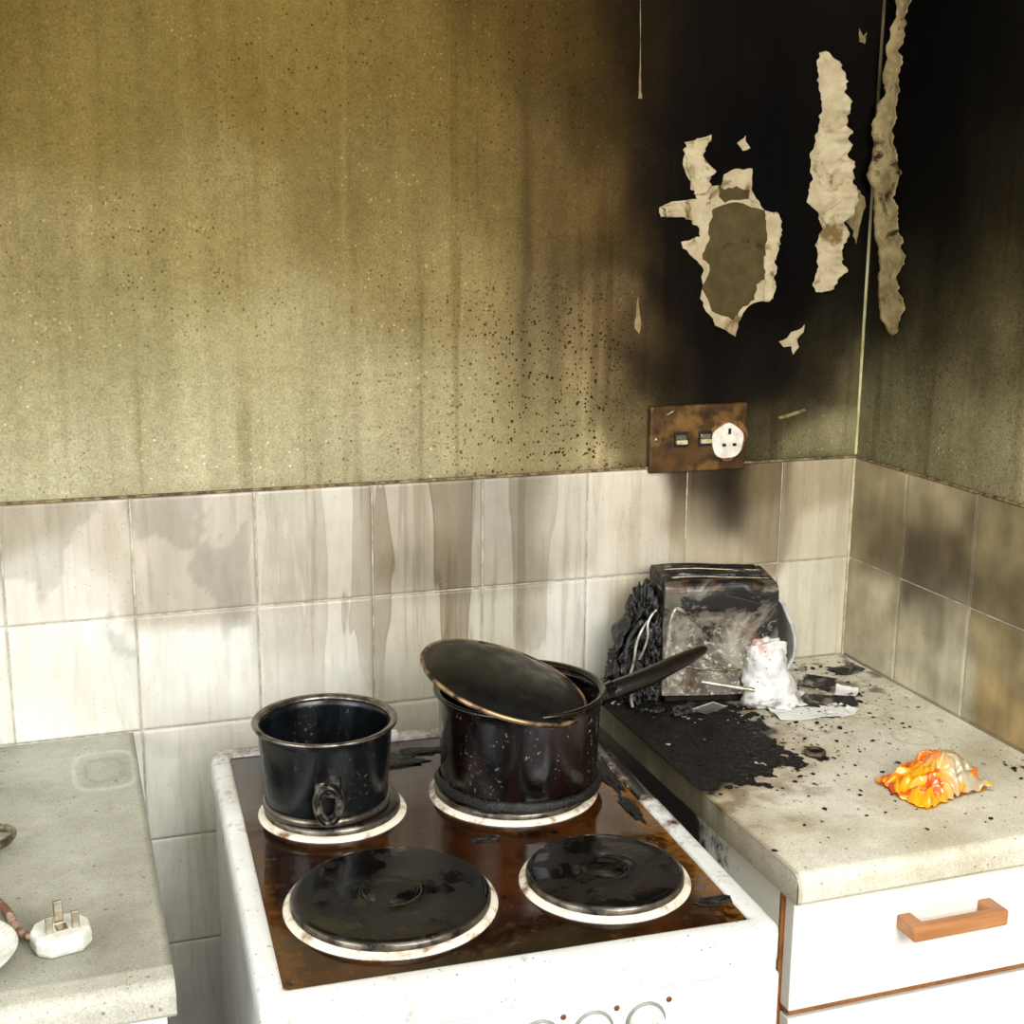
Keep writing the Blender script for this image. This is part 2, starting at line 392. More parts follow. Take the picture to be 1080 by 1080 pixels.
def flap(name,ls,rs,ax,lift,mat,parent,edge=0,sd=0,n=130):
    "curling strip of wallpaper between two torn edges, lifting off the wall"
    m=10;V=[];F=[]
    def samp(l,t):
        v=[p[1] for p in l];vv=v[0]+(v[-1]-v[0])*t
        return np.interp(vv,v,[p[0] for p in l]),vv
    for j in range(n+1):
        t=j/n
        lu,lv=samp(ls,t);ru,rv=samp(rs,t)
        k5=n/130
        lu+=2.6*fbm(t*28*k5,1+sd,0,5)-1.5*max(0,((t*13*k5+.4)%1)-.6)*2
        ru+=4.5*fbm(t*26*k5,9+sd,0,5)+5*max(0,((t*15*k5)%1)-.6)
        if ru-lu<2: ru=lu+2
        env=math.sin(math.pi*min(1,max(0,t)))**.5
        for i in range(m+1):
            s=i/m
            w=on_plane(lu+(ru-lu)*s,lv+(rv-lv)*s,ax)
            k=s if edge==0 else 1-s
            d=.0022+lift*env*(k**2.2)*max(.1,1+.9*fbm(t*9,edge,1))+.003*abs(fbm(t*14,s*3,4))
            w=w.copy();w[ax]-=d
            V.append(w)
    for j in range(n):
        for i in range(m):
            a=j*(m+1)+i;F.append((a,a+1,a+m+2,a+m+1))
    o=mk(name,V,F,mat,parent)
    s=o.modifiers.new('t','SOLIDIFY');s.thickness=.0007
    return o
flap('curled_strip',[(862,56),(860,80),(866,110),(861,140),(853,165),(855,190),(850,212),(861,225),(866,240),(860,258),(862,280),(856,300),(860,308)],[(870,54),(882,70),(887,100),(886,150),(889,185),(892,210),(886,235),(889,245),(879,262),(885,285),(874,305),(864,308)],1,.022,PAPER,peel)
flap('curled_strip_right',[(948,-10),(950,20),(944,60),(938,100),(932,150),(930,200),(932,240),(937,270),(934,300),(934,330),(940,352)],[(966,-10),(956,20),(952,60),(948,110),(944,150),(951,180),(946,210),(949,240),(956,270),(947,300),(957,322),(944,354)],0,.014,PAPER2,peel,1,30)
flap('curl_edge_1',[(806,224),(808,250),(805,275),(806,300),(803,318)],[(818,224),(820,250),(812,275),(815,300),(812,318)],1,.010,PAPER,peel,0,50,40)
flap('curl_edge_2',[(721,150),(723,165),(726,185),(732,205)],[(746,146),(738,165),(748,182),(742,205)],1,.008,PAPER,peel,0,70,30)
flap('curl_edge_3',[(697,218),(700,222),(700,229)],[(722,213),(728,220),(722,229)],1,.006,PAPER,peel,1,90,12)

# ------------------------------------------------------------------ socket
BK=N('scorched_plate')
f=BK.noise(30,5,.6);g=BK.noise(170,4,.7)
c=BK.mix(BK.ramp(f,.38,.62),L4((84,58,28)),L4((46,30,14)))
c=BK.mix(BK.ramp(g,.60,.70),c,L4((28,19,10)));
c=BK.mix(BK.mul(BK.ramp(BK.noise(24,3,.5),.57,.67),.5),c,L4((140,104,52)));BK.bump(g,.3,.001)
BK=BK.done(c,.4,.1,.3)
WHT=m_simple('white_plastic',(226,222,208),(196,188,168),60,.4)
BLK=m_simple('black_char',(14,12,11),(34,30,27),80,.6,bump=.6,spec=.3)
METAL=m_simple('tarnished_metal',(150,140,118),(84,70,48),90,.35,.8)
sk=empty('wall_socket',(-.262,-.0005,1.2405))
box('plate',(-.0735,-.012,-.0465),(.0735,0,.0465),BK,sk,.003,3)
def skblob(name,cx,cz,rf,y0,y1,mat):
    V=[];n=48
    for y in (y0,y1):
        for i in range(n):
            a=2*math.pi*i/n;r=rf(a);V.append((cx+r*math.cos(a),y,cz+r*math.sin(a)))
    F=[(i,(i+1)%n,(i+1)%n+n,i+n) for i in range(n)]+[tuple(range(n))[::-1],tuple(range(n,2*n))]
    o=mk(name,V,F,mat,sk,False);fixn(o);return o
skblob('scorch_ring',.045,-.003,lambda a:.0285+.002*math.sin(3*a)+.001*math.sin(7*a),-.0118,-.0126,m_simple('scorch_ring_mat',(136,88,28),(44,27,11),120,.7))
skblob('socket_face',.045,-.004,lambda a:.0245+.0025*math.cos(a+2.3)+.001*math.sin(5*a),-.0120,-.0145,WHT)
box('earth_slot',(.0435,-.0158,.004),(.0475,-.0135,.012),BLK,sk,.0004)
for i,dx in enumerate((-.010,.006)): box('pin_slot_%d'%i,(.045+dx,-.0158,-.013),(.045+dx+.0055,-.0135,-.009),BLK,sk,.0004)
DW=m_simple('yellowed_rocker',(206,196,160),(150,132,90),90,.5)
for i,dx in enumerate((-.027,.010)):
    box('switch_surround_%d'%i,(dx-.011,-.0145,-.011),(dx+.009,-.011,.010),BLK,sk,.001)
    box('switch_rocker_%d'%i,(dx-.009,-.019,-.007),(dx+.007,-.013,-.001),DW,sk,.0015)
    box('switch_gold_%d'%i,(dx-.009,-.016,-.001),(dx+.007,-.013,.006),METAL,sk,.0015)
for i,dx in enumerate((-.064,.064)): lathe('screw_%d'%i,[(0,.001),(.003,.0008),(.0035,0)],METAL,sk,16,(dx,-.012,0),(math.radians(90),0,0))
tube('peeled_curl',[(-.05,-.0125,.034),(-.044,-.018,.040),(-.038,-.0125,.041)],.0014,METAL,sk)

# ------------------------------------------------------------------ countertops
def counter_mat():
    n=N('worn_laminate');c=n.attr()
    c=n.mix(1.0,c,n.mix(n.ramp(n.noise(60,6,.7),.3,.7),(.86,.86,.84,1),(1.1,1.1,1.1,1)),'MULTIPLY')
    c=n.mix(1.0,c,n.mix(n.ramp(n.noise(420,2,.6),.35,.65),(.84,.84,.82,1),(1.12,1.12,1.12,1)),'MULTIPLY')
    c=n.mix(n.mul(n.speck(130,.82,.28),.75),c,n.mix(1,c,(.40,.34,.24,1),'MULTIPLY'))
    c=n.mix(n.mul(n.speck(330,.70,.36),.65),c,n.mix(1,c,(.45,.40,.30,1),'MULTIPLY'))
    n.bump(n.noise(300,3,.6),.15,.001)
    return n.done(c,n.ramp(n.noise(18,5,.6),.35,.65,.3,.6),spec=.35)
CTR=counter_mat()
def countertop(name,x0,x1,front,back,colfn,parent,th=.032):
    prof=[(back,.9)]+[(y,.9) for y in np.linspace(back-.01,front+.016,170)]
    r=.014
    for a in np.linspace(0,90,8)[1:]: prof.append((front+r-r*math.sin(math.radians(a)),.9-r+r*math.cos(math.radians(a))))
    for z in (.88,.875,.9-th+.004): prof.append((front,z))
    prof.append((front+.003,.9-th)); prof.append((back,.9-th))
    n=len(prof);nx=int((x1-x0)/.0035);xs=np.linspace(x0,x1,nx+1)
    V=[(x,y,z) for x in xs for (y,z) in prof]
    F=[]
    for i in range(nx):
        for k in range(n-1):
            a=i*n+k;F.append((a,a+n,a+n+1,a+1))
    P=np.array(V)
    o=mk(name,P,F,CTR,parent,False,colfn(P))
    for nm,xx in (('end_cap_a',x0),('end_cap_b',x1)):
        VV=[];m=60
        ys=np.linspace(back,front+.002,m)
        for y in ys: VV+= [(xx,y,.8995 if y>front+.01 else .894),(xx,y,.9-th)]
        FF=[(2*i,2*i+1,2*i+3,2*i+2) for i in range(m-1)]
        mk(nm,VV,FF,CTR,parent,False,colfn(np.array(VV)))
    return o
def col_left(P):
    base=lin((182,182,170))*.86; dk=lin((144,143,130))*.86; lt=lin((218,218,208))*.86
    out=np.zeros((len(P),3))
    for i,(x,y,z) in enumerate(P):
        n=fbm(x*7,y*7,1)
        c=mixc(base,dk,max(0,min(1,.35+.8*n)))
        for h,w in ((.034,.0025),(.020,.002)):
            px,py=abs(x+1.073),abs(y+.118)
            d=(px**4+(py*.62)**4)**.25
            c=mixc(c,lt if h>.03 else dk,.6*math.exp(-((d-h)/w)**2))
        c=mixc(c,lin((50,44,32)),.6*sm(x,-1.040,-1.035))
        if y<-.57: c=mixc(c,lin((215,212,200))*.86,.5)
        out[i]=c
    return out
def col_right(P):
    base=lin((228,224,210))*.92; dirt=lin((192,183,158))*.92; brown=lin((134,98,46))*.85; blk=lin((10,9,8)); ash=lin((60,56,50))
    rings=[(-.17,-.16,.026),(-.11,-.22,.03),(-.10,-.32,.028),(-.20,-.25,.02),(-.27,-.30,.012),(-.06,-.14,.02),(-.15,-.08,.024)]
    out=np.zeros((len(P),3))
    for i,(x,y,z) in enumerate(P):
        n=fbm(x*11,y*11,3);n2=fbm(x*34,y*34,6);n3=fbm(x*90,y*90,2,2)
        c=mixc(base,dirt,max(0,min(1,.30+.7*n)))
        for rx,ry,rr in rings:
            d=math.hypot(x-rx,y-ry)+.002*n2
            if d<rr: c=mixc(c,lin((228,222,200))*.93,.5)
            c=mixc(c,brown,.40*math.exp(-((d-rr)/.0018)**2))
        e=sm(-x,.34,.43)*sm(y,-.63,-.33)
        c=mixc(c,brown,max(0,min(1,.8*e*(.7+.9*n2))))
        d=math.hypot((x+.380)/.115,(y+.235)/.135)+.35*n+.25*n2
        c=mixc(c,brown,.75*sm(1.40-d,0,.4))
        t=sm(1.0-d,-.03,.06)
        c=mixc(c,mixc(blk,ash,max(0,min(1,(n3-.15)*1.5))),t)
        d2=math.hypot((x+.35)/.13,(y+.08)/.11)+.4*n2
        c=mixc(c,lin((30,25,18)),.93*sm(1.15-d2,0,.4))
        if y>-.2: c=mixc(c,lin((60,52,40)),.7*sm(n2+.5*n,.22,.42))
        c=mixc(c,lin((96,76,44)),.55*sm(n2,.24,.40)*sm(-x,.20,.34)*sm(y,-.58,-.36))
        if x<-.431: c=mixc(c,blk,.85*sm(y+.05*n2,-.46,-.36))
        if x<-.429: c=mixc(c,lin((96,84,58)),.45)
        if z<.893: c=mixc(c,dirt,.25+.5*max(0,n2))
        out[i]=np.clip(c,0,1)
    return out
CAB=m_simple('white_cabinet_melamine',(240,239,234),(230,228,220),8,.35)
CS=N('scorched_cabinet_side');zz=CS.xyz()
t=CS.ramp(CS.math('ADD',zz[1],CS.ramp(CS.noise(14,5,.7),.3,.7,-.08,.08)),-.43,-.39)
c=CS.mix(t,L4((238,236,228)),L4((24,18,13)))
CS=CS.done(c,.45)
EDGE=m_simple('oak_edging',(150,95,45),(120,72,32),70,.5)
cl=empty('base_cabinet')
countertop('countertop',-1.7,-1.034,-.602,-.0075,col_left,cl)
box('carcass',(-1.7,-.56,.1),(-1.04,-.02,.866),CAB,cl,.001)
box('door_front',(-1.69,-.58,.12),(-1.045,-.561,.862),CAB,cl,.002)
box('plinth',(-1.7,-.52,0),(-1.04,-.02,.1),EDGE,cl,.001)
cr_=empty('base_cabinet.001')
countertop('countertop',-.434,-.0075,-.602,-.0075,col_right,cr_)
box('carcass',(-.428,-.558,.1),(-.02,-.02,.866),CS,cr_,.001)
box('side_edging',(-.428,-.5625,.1),(-.412,-.558,.866),EDGE,cr_,.0005)
box('plinth',(-.42,-.5,0),(-.02,-.02,.1),EDGE,cr_,.001)
box('drawer_front',(-.424,-.580,.737),(-.012,-.5626,.863),CAB,cr_,.0015)
box('drawer_bottom_edging',(-.424,-.5805,.733),(-.012,-.562,.7368),EDGE,cr_,.0004)
box('door_front',(-.424,-.580,.12),(-.012,-.5626,.728),CAB,cr_,.0015)
OAK=N('oak_handle');w=OAK.noise(40,6,.7,(.25,1,3));OAK=OAK.done(OAK.mix(OAK.ramp(w,.3,.7),L4((190,134,88)),L4((150,96,54))),.4)
box('handle_bar',(-.300,-.6115,.809),(-.183,-.6005,.827),OAK,cr_,.0035,3)
box('handle_post_1',(-.300,-.603,.810),(-.284,-.580,.826),OAK,cr_,.002)
box('handle_post_2',(-.199,-.603,.810),(-.183,-.580,.826),OAK,cr_,.002)

# ------------------------------------------------------------------ cooker
def enamel(name,dirty):
    n=N(name);g=n.noise(9,5,.6);p=n.xyz()
    c=n.mix(n.ramp(g,.4,.7),L4((224,226,226)),L4((208,209,204)))
    if dirty:
        c=n.mix(n.mul(n.speck(240,.82,.30),.8),c,L4((80,60,40)))
        c=n.mix(n.mul(n.ramp(n.noise(55,6,.7),.58,.68),.55),c,L4((120,100,72)))
        e=n.math('ADD',n.math('ADD',n.ramp(p[0],-.56,-.47),n.ramp(p[1],-.58,-.34)),n.ramp(n.noise(26,6,.7),.3,.7,-.6,.6))
        k=n.ramp(e,1.0,1.5)
        c=n.mix(n.math('MULTIPLY',k,.85),c,L4((104,66,24)))
        c=n.mix(n.ramp(e,1.35,1.65),c,L4((22,15,9)))
        e2=n.mul(n.ramp(p[1],-.16,-.10),n.ramp(n.noise(30,6,.7),.42,.55))
        c=n.mix(n.math('MULTIPLY',e2,.7),c,L4((90,70,48)))
    return n.done(c,.22,spec=.5)
ENA=enamel('white_enamel',False);END=enamel('stained_enamel',True)
GL=N('brown_ceramic_hob')
g=GL.noise(5,3,.5,dist=.4);g2=GL.noise(90,5,.7);p=GL.xyz()
c=GL.mix(GL.ramp(g,.35,.62),L4((72,38,11)),L4((30,15,6)))
c=GL.mix(GL.math('MULTIPLY',GL.ramp(GL.noise(12,5,.6),.46,.64),.9),c,L4((14,8,4)))
ed=GL.math('ADD',GL.ramp(p[0],-.555,-.505),GL.ramp(g2,.35,.65,-.4,.4))
c=GL.mix(GL.math('MULTIPLY',GL.ramp(ed,.3,1.0),.8),c,L4((126,82,24)))
ed2=GL.math('ADD',GL.ramp(p[0],-.915,-.945),GL.ramp(g2,.35,.65,-.3,.3))
c=GL.mix(GL.math('MULTIPLY',GL.ramp(ed2,.2,1.0),.5),c,L4((110,68,20)))
c=GL.mix(GL.ramp(GL.noise(26,6,.7),.60,.65),c,L4((9,6,4)))
c=GL.mix(GL.mul(GL.speck(300,.7,.3),.6),c,L4((14,9,5)))
GL=GL.done(c,GL.ramp(g2,.45,.65,.05,.22),spec=.5)
ck=empty('electric_cooker',(-.9715,-.664,0),(0,0,math.radians(-2.2)))
W_,D_=.476,.575
box('body',(.004,.006,.0),(W_-.004,D_-.004,.880),ENA,ck,.004,3)
def ring_frame(name,x0,x1,y0,y1,ix0,ix1,iy0,iy1,z0,z1,mat,parent,rad=.018):
    def rr(x0,x1,y0,y1,r,k=8):
        out=[]
        for cx,cy,a in ((x1-r,y1-r,0),(x0+r,y1-r,90),(x0+r,y0+r,180),(x1-r,y0+r,270)):
            for i in range(k+1):
                t=math.radians(a+90*i/k);out.append((cx+r*math.cos(t),cy+r*math.sin(t)))
        return out
    loops=[]
    def add(d,z,inner=False):
        if inner: loops.append([(x,y,z) for x,y in rr(ix0+d,ix1-d,iy0+d,iy1-d,.006)])
        else: loops.append([(x,y,z) for x,y in rr(x0+d,x1-d,y0+d,y1-d,max(.004,rad-d))])
    add(.002,z0);add(0,z0+.004);add(0,z1-.010);add(.001,z1-.005);add(.004,z1-.0015);add(.008,z1);add(-.004,z1,True);add(-.001,z1-.001,True);add(.0,z1-.004,True);add(.0,z1-.012,True)
    n=len(loops[0]);V=[v for l in loops for v in l];F=[]
    for a in range(len(loops)-1):
        for i in range(n):
            j=(i+1)%n;F.append((a*n+i,a*n+j,(a+1)*n+j,(a+1)*n+i))
    return mk(name,V,F,mat,parent)
ring_frame('hob_surround',0,W_,0,D_,.022,W_-.024,.026,D_-.030,.862,.900,END,ck)
box('hob_glass',(.0215,.0255,.885),(W_-.0235,D_-.0295,.8965),GL,ck,.0005)
IRON=N('cast_iron_plate')
g=IRON.noise(24,5,.6,dist=.8);g2=IRON.noise(160,4,.7)
c=IRON.mix(IRON.ramp(g,.45,.6),L4((9,8,8)),L4((24,21,19)))
c=IRON.mix(IRON.mul(IRON.ramp(g2,.62,.74),.5),c,L4((80,68,54)));IRON.bump(g2,.2,.001)
IRON=IRON.done(c,IRON.ramp(g,.46,.52,.10,.42),spec=.5)
RING=m_simple('plate_trim_ring',(226,218,200),(110,76,38),45,.3,lo=.50,hi=.68)
STEEL=m_simple('heat_blued_steel',(120,112,100),(40,34,30),50,.3,.8)
ckM=Matrix.Translation((-.9715,-.664,0))@Matrix.Rotation(math.radians(-2.2),4,'Z')
def loc_(x,y,z): return tuple(ckM.inverted()@Vector((x,y,z)))
def hotplate(nm,x,y,ro):
    l=loc_(x,y,.8965)
    lathe(nm+'_trim_ring',[(ro-.014,.003),(ro-.010,.0045),(ro-.005,.004),(ro-.001,.002),(ro,0)],RING,ck,96,l)
    R=ro-.008
    lathe(nm+'_steel_band',[(R+.001,.002),(R+.001,.009),(R-.001,.0112),(R-.003,.0112)],STEEL,ck,96,l)
    lathe(nm+'_plate',[(0,.0095),(R*.23,.0095),(R*.25,.0105),(R*.28,.0126),(R*.31,.0130),(R*.34,.0126),(R*.36,.0118),(R*.50,.0120),(R*.70,.0124),(R*.93,.0124),(R*.985,.0118),(R,.010),(R,.001)],IRON,ck,96,l)
hotplate('front_left',-.827,-.519,.102)
hotplate('front_right',-.616,-.540,.085)
hotplate('rear_left',-.839,-.300,.081)
hotplate('rear_right',-.633,-.310,.0965)
box('control_panel',(.006,-.004,.775),(W_-.006,.01,.858),ENA,ck,.003)
box('oven_door',(.008,-.012,.12),(W_-.008,.008,.765),ENA,ck,.004)
KN=m_simple('knob_white',(216,216,210),(200,199,190),60,.35)
KG=m_simple('knob_shade_grey',(130,130,126),(110,108,102),60,.4)
INK=m_simple('printed_marks',(60,60,60),None,60,.6)
BRN=m_simple('burner_icon',(96,50,26),None,60,.6)
for i,kx in enumerate((.05,.10,.15,.238,.288,.338)):
    lathe('knob_%d'%i,[(0,.020),(.012,.020),(.014,.018),(.0165,.004),(.0165,0)],KN,ck,40,(kx,-.004,.832),(math.radians(90),0,0))
    lathe('knob_shade_%d'%i,[(.016,.0016),(.0190,.0012),(.0195,0)],KG,ck,40,(kx,-.004,.832),(math.radians(90),0,0))  # grey ring standing in for the shadow around each knob
    box('knob_grip_%d'%i,(kx-.003,-.030,.817),(kx+.003,-.022,.847),KN,ck,.0015)
    box('knob_mark_%d'%i,(kx-.0006,-.0315,.839),(kx+.0006,-.0295,.846),INK,ck,0)
    lathe('burner_icon_%d'%i,[(0,.0008),(.0026,.0008),(.0028,0)],BRN,ck,20,(kx+.022,-.004,.850),(math.radians(90),0,0))
box('rear_hinge',(.17,D_-.03,.898),(.23,D_-.012,.906),ENA,ck,.002)
SP=N('burnt_spill');g=SP.noise(260,4,.7);SP.bump(g,.8,.002)
SP=SP.done(SP.mix(SP.ramp(g,.5,.75),L4((9,8,7)),L4((40,33,27))),SP.ramp(g,.4,.6,.2,.7),spec=.4)
for i,(x,y,sx,sy) in enumerate([(-.528,-.612,.022,.007),(-.76,-.19,.05,.022),(-.70,-.42,.016,.006),(-.525,-.40,.007,.03),(-.70,-.17,.03,.012),(-.515,-.30,.008,.05)]):
    l=loc_(x,y,.8968);blob('spill_%d'%i,l,(sx,sy,.0022),.6,1.8,SP,ck,4,i*3.1)

# ------------------------------------------------------------------ saucepans
def pan_mat(name,c1,c2,c3,rough=(.12,.4),spec=.5):
    n=N(name);g=n.noise(20,6,.65,(1,1,.4),.5);g2=n.noise(190,4,.7);g3=n.noise(45,5,.6,(1,1,.3))
    c=n.mix(n.ramp(g,.42,.6),L4(c1),L4(c2))
    c=n.mix(n.mul(n.ramp(g2,.60,.68),n.ramp(g3,.50,.58)),c,L4(c3))
    n.bump(g2,.12,.001)
    return n.done(c,n.ramp(g3,.4,.6,*rough),spec=spec)
PAN1=pan_mat('black_enamel_pan',(7,9,11),(14,17,20),(80,84,84),(.14,.34))
PAN2=pan_mat('scorched_pan',(6,5,5),(26,11,9),(150,144,136),(.08,.30))
LIDM=pan_mat('sooty_lid',(10,10,10),(18,18,18),(40,39,38),(.26,.44),.4)
RIM=m_simple('pan_steel_rim',(140,134,126),(40,36,33),60,.25,.9)
def pan(name,x,y,z0,rb,rt,h,mat,rimmat,parent=None):
    e=empty(name,(x,y,z0))
    prof=[(0,0),(rb-.008,0),(rb-.003,.002),(rb,.007),(rb+.0005,.012)]
    for t in np.linspace(.15,1,10): prof.append((rb+(rt-rb)*t,.012+(h-.016)*t))
    ins=[(r-.0025,z) for r,z in prof[:3:-1]]
    ins=ins+[(rb-.006,.006),(0,.004)]
    lathe('body',prof+[(rt+.001,h-.002)]+ins,mat,e,96)
    lathe('rim',[(rt-.003,h-.004),(rt+.001,h-.0045),(rt+.0055,h-.002),(rt+.0062,h),(rt+.0045,h+.0016),(rt+.001,h+.001),(rt-.003,h-.001)],rimmat,e,96,close=True)
    return e
p1=pan('saucepan',-.846,-.302,.9090,.0665,.0725,.095,PAN1,RIM)
lathe('base_band',[(.0645,.001),(.0685,.001),(.0695,.004),(.0685,.008),(.066,.009)],STEEL,p1,96)
ang=math.atan2(-.975,-.16)
h1=empty('handle_stub',(.066*math.cos(ang),.066*math.sin(ang),.036),(0,0,ang));h1.parent=p1
def loop_tube(name,rx,rz,r,mat,parent,loc,seg=40,k=10,sx=1.0):
    V=[];F=[]
    for i in range(seg):
        a=2*math.pi*i/seg
        for j in range(k):
            b=2*math.pi*j/k
            V.append((sx*r*math.sin(b),(rx+r*math.cos(b))*math.cos(a),(rz+r*math.cos(b))*math.sin(a)))
    for i in range(seg):
        for j in range(k):
            i2=(i+1)%seg;j2=(j+1)%k;F.append((i*k+j,i2*k+j,i2*k+j2,i*k+j2))
    o=mk(name,V,F,mat,parent);o.location=loc;return o
STB=m_simple('worn_bracket',(24,22,20),(120,112,98),60,.3,.5,lo=.5,hi=.62)
loop_tube('bracket_loop',.0115,.0195,.0052,STB,h1,(.016,0,-.001),sx=2.4)
box('bracket_neck',(-.004,-.014,.004),(.022,.014,.023),STB,h1,.005,3)
box('bracket_web',(.000,-.011,-.020),(.006,.011,.018),BLK,h1,.002,2)
lathe('rivet',[(0,.004),(.004,.003),(.006,0)],RIM,h1,20,(.020,0,.014),(0,math.radians(90),0))

p2=pan('saucepan.001',-.626,-.310,.9090,.0890,.0915,.110,PAN2,PAN2)
lathe('base_crust',[(.083,.0006),(.094,.0006),(.0955,.004),(.092,.009),(.0900,.012),(.088,.010)],SP,p2,128,(0,0,0),jit=.035)
HND=m_simple('charred_handle',(12,10,9),(30,22,18),60,.3,bump=.5)
tube('handle_bracket',[(.082,.01,.083),(.105,.015,.082),(.123,.018,.087)],.012,PAN2,p2)
V=[]
hd=[(.100,.014,.083,.010,.010),(.125,.018,.087,.013,.012),(.17,.028,.094,.014,.011),(.205,.040,.101,.013,.010),(.240,.052,.107,.011,.008),(.266,.060,.112,.006,.005)]
k=14;F=[]
for q in hd:
    for j in range(k):
        b=2*math.pi*j/k;V.append((q[0]-.2*q[3]*math.cos(b),q[1]+q[3]*math.cos(b),q[2]+q[4]*math.sin(b)))
for i in range(len(hd)-1):
    for j in range(k):
        j2=(j+1)%k;F.append((i*k+j,i*k+j2,(i+1)*k+j2,(i+1)*k+j))
F.append(tuple(range(k))[::-1]);F.append(tuple((len(hd)-1)*k+j for j in range(k)))
ho=mk('handle',V,F,HND,p2);ss_=ho.modifiers.new('s','SUBSURF');ss_.levels=2;ss_.render_levels=2
Rl=.095
lid=lathe('lid',[(0,.014),(.02,.0138),(.045,.0125),(.065,.0100),(.080,.0060),(.086,.003),(.089,.0022),(Rl,.001),(Rl+.0012,-.001),(Rl,-.003),(.089,-.0012),(.084,.000),(.06,.007),(.03,.011),(0,.0115)],LIDM,p2,96)
lid.location=(-.023,-.014,.125);lid.rotation_euler=(math.radians(9),math.radians(15.5),math.radians(0))
lathe('lid_rim',[(Rl-.002,.0016),(Rl+.001,.002),(Rl+.0022,0),(Rl+.001,-.0032),(Rl-.002,-.003)],m_simple('lid_rim_metal',(170,140,104),(40,32,26),40,.35,.6,lo=.45,hi=.6),lid,96,close=True)

# ------------------------------------------------------------------ toaster
ST=N('burnt_toaster_steel')
g=ST.noise(16,6,.65,dist=.8);g2=ST.noise(130,5,.7)
zz=ST.xyz()
low=ST.ramp(zz[2],.98,1.04)
c=ST.mix(ST.math('ADD',ST.math('MULTIPLY',low,.68),ST.ramp(g,.44,.60,0,.85),True),L4((160,154,138)),L4((22,17,13)))
c=ST.mix(ST.math('MULTIPLY',ST.ramp(g2,.54,.62),ST.ramp(zz[2],1.03,.95)),c,L4((218,213,196)))
c=ST.mix(ST.mul(ST.ramp(ST.noise(30,4,.6),.56,.64),.5),c,L4((96,66,42)));ST.bump(g2,.35,.001)
ST=ST.done(c,ST.ramp(g,.4,.6,.30,.55),.3)
to=empty('toaster',(-.272,-.090,.9),(0,0,math.radians(-13)))
tw,td,th_=.153,.096,.170
pr=[(-td/2,.012),(-td/2,th_-.018)]
for a in np.linspace(0,90,7): pr.append((-td/2+.012-.012*math.cos(math.radians(a)),th_-.012+.012*math.sin(math.radians(a))))
pr+= [(-y,z) for y,z in pr[::-1]]
V=[(x,y,z) for x in (-tw/2,tw/2) for y,z in pr];n=len(pr)
F=[(i,(i+1)%n,n+(i+1)%n,n+i) for i in range(n)]+[tuple(range(n))[::-1],tuple(range(n,2*n))]
body=mk('body',V,F,ST,None,False);fixn(body)
for sy in (-.021,.021):
    cut=box('cutter',(-.064,sy-.012,.03),(.064,sy+.012,.3),BLK,None,0)
    md=body.modifiers.new('b','BOOLEAN');md.object=cut;md.operation='DIFFERENCE';md.solver='EXACT'
    dg=bpy.context.evaluated_depsgraph_get();me=bpy.data.meshes.new_from_object(body.evaluated_get(dg))
    body.modifiers.clear();body.data=me;bpy.data.objects.remove(cut)
body.parent=to
bm=bmesh.new();bm.from_mesh(body.data)
bmesh.ops.triangulate(bm,faces=bm.faces[:])
for _ in range(4): bmesh.ops.subdivide_edges(bm,edges=[e for e in bm.edges if e.calc_length()>.010],cuts=1)
for v in bm.verts:
    q=v.co; k=sm(q.z,.0,.05)
    q.y+=k*.0060*noise.noise(Vector((q.x*22,q.y*12,q.z*22)))
    q.z+=k*.0055*noise.noise(Vector((q.x*18+5,q.y*12,q.z*10)))-.004*sm(q.x,.03,.076)*k
    q.x+=k*.0045*noise.noise(Vector((q.x*10+9,q.y*22,q.z*22)))
bm.to_mesh(body.data);bm.free()
for sy in (-.021,.021):
    for i in range(9):
        tube('cage_wire',[(-.055+.0137*i,sy-.006,.035),(-.055+.0137*i,sy-.006,.165)],.0009,METAL,to)
    for q in (-1,1):
        tube('slot_lip',[(-.066,sy+q*.0125,th_+.002),(-.03,sy+q*.0125+.0016,th_+.0035),(.02,sy+q*.0125-.0014,th_+.0005),(.066,sy+q*.0125,th_-.001)],.0014,METAL if q<0 else BLK,to)
box('foot_strip',(-tw/2+.005,-td/2+.005,0.0012),(tw/2-.005,td/2-.005,.014),BLK,to,.002)
CHAR=N('melted_black_plastic');g=CHAR.noise(90,5,.7);CHAR.bump(g,.9,.004)
c=CHAR.mix(CHAR.ramp(g,.52,.70),L4((12,11,11)),L4((88,86,84)))
c=CHAR.mix(CHAR.ramp(CHAR.noise(40,5,.7),.62,.68),c,L4((150,146,138)))
CHAR=CHAR.done(c,CHAR.ramp(g,.4,.6,.15,.55),spec=.6)
blob('melted_end',(-.094,-.000,.080),(.020,.044,.062),.75,2.0,CHAR,to,5,4.0,True,.002)
blob('melted_end_2',(-.108,-.006,.034),(.028,.040,.036),.9,2.4,CHAR,to,5,9.0,True,.002)
for i in range(16):
    a=random.uniform(-.050,.035);x=-.082-random.uniform(0,.035)
    tube('molten_strand',[(x+.012,a,.15-random.uniform(0,.05)),(x-.008,a+.006,.10),(x-random.uniform(0,.025),a-.004,.05),(x-.014,a,.006)],random.uniform(.0012,.0045),CHAR,to)
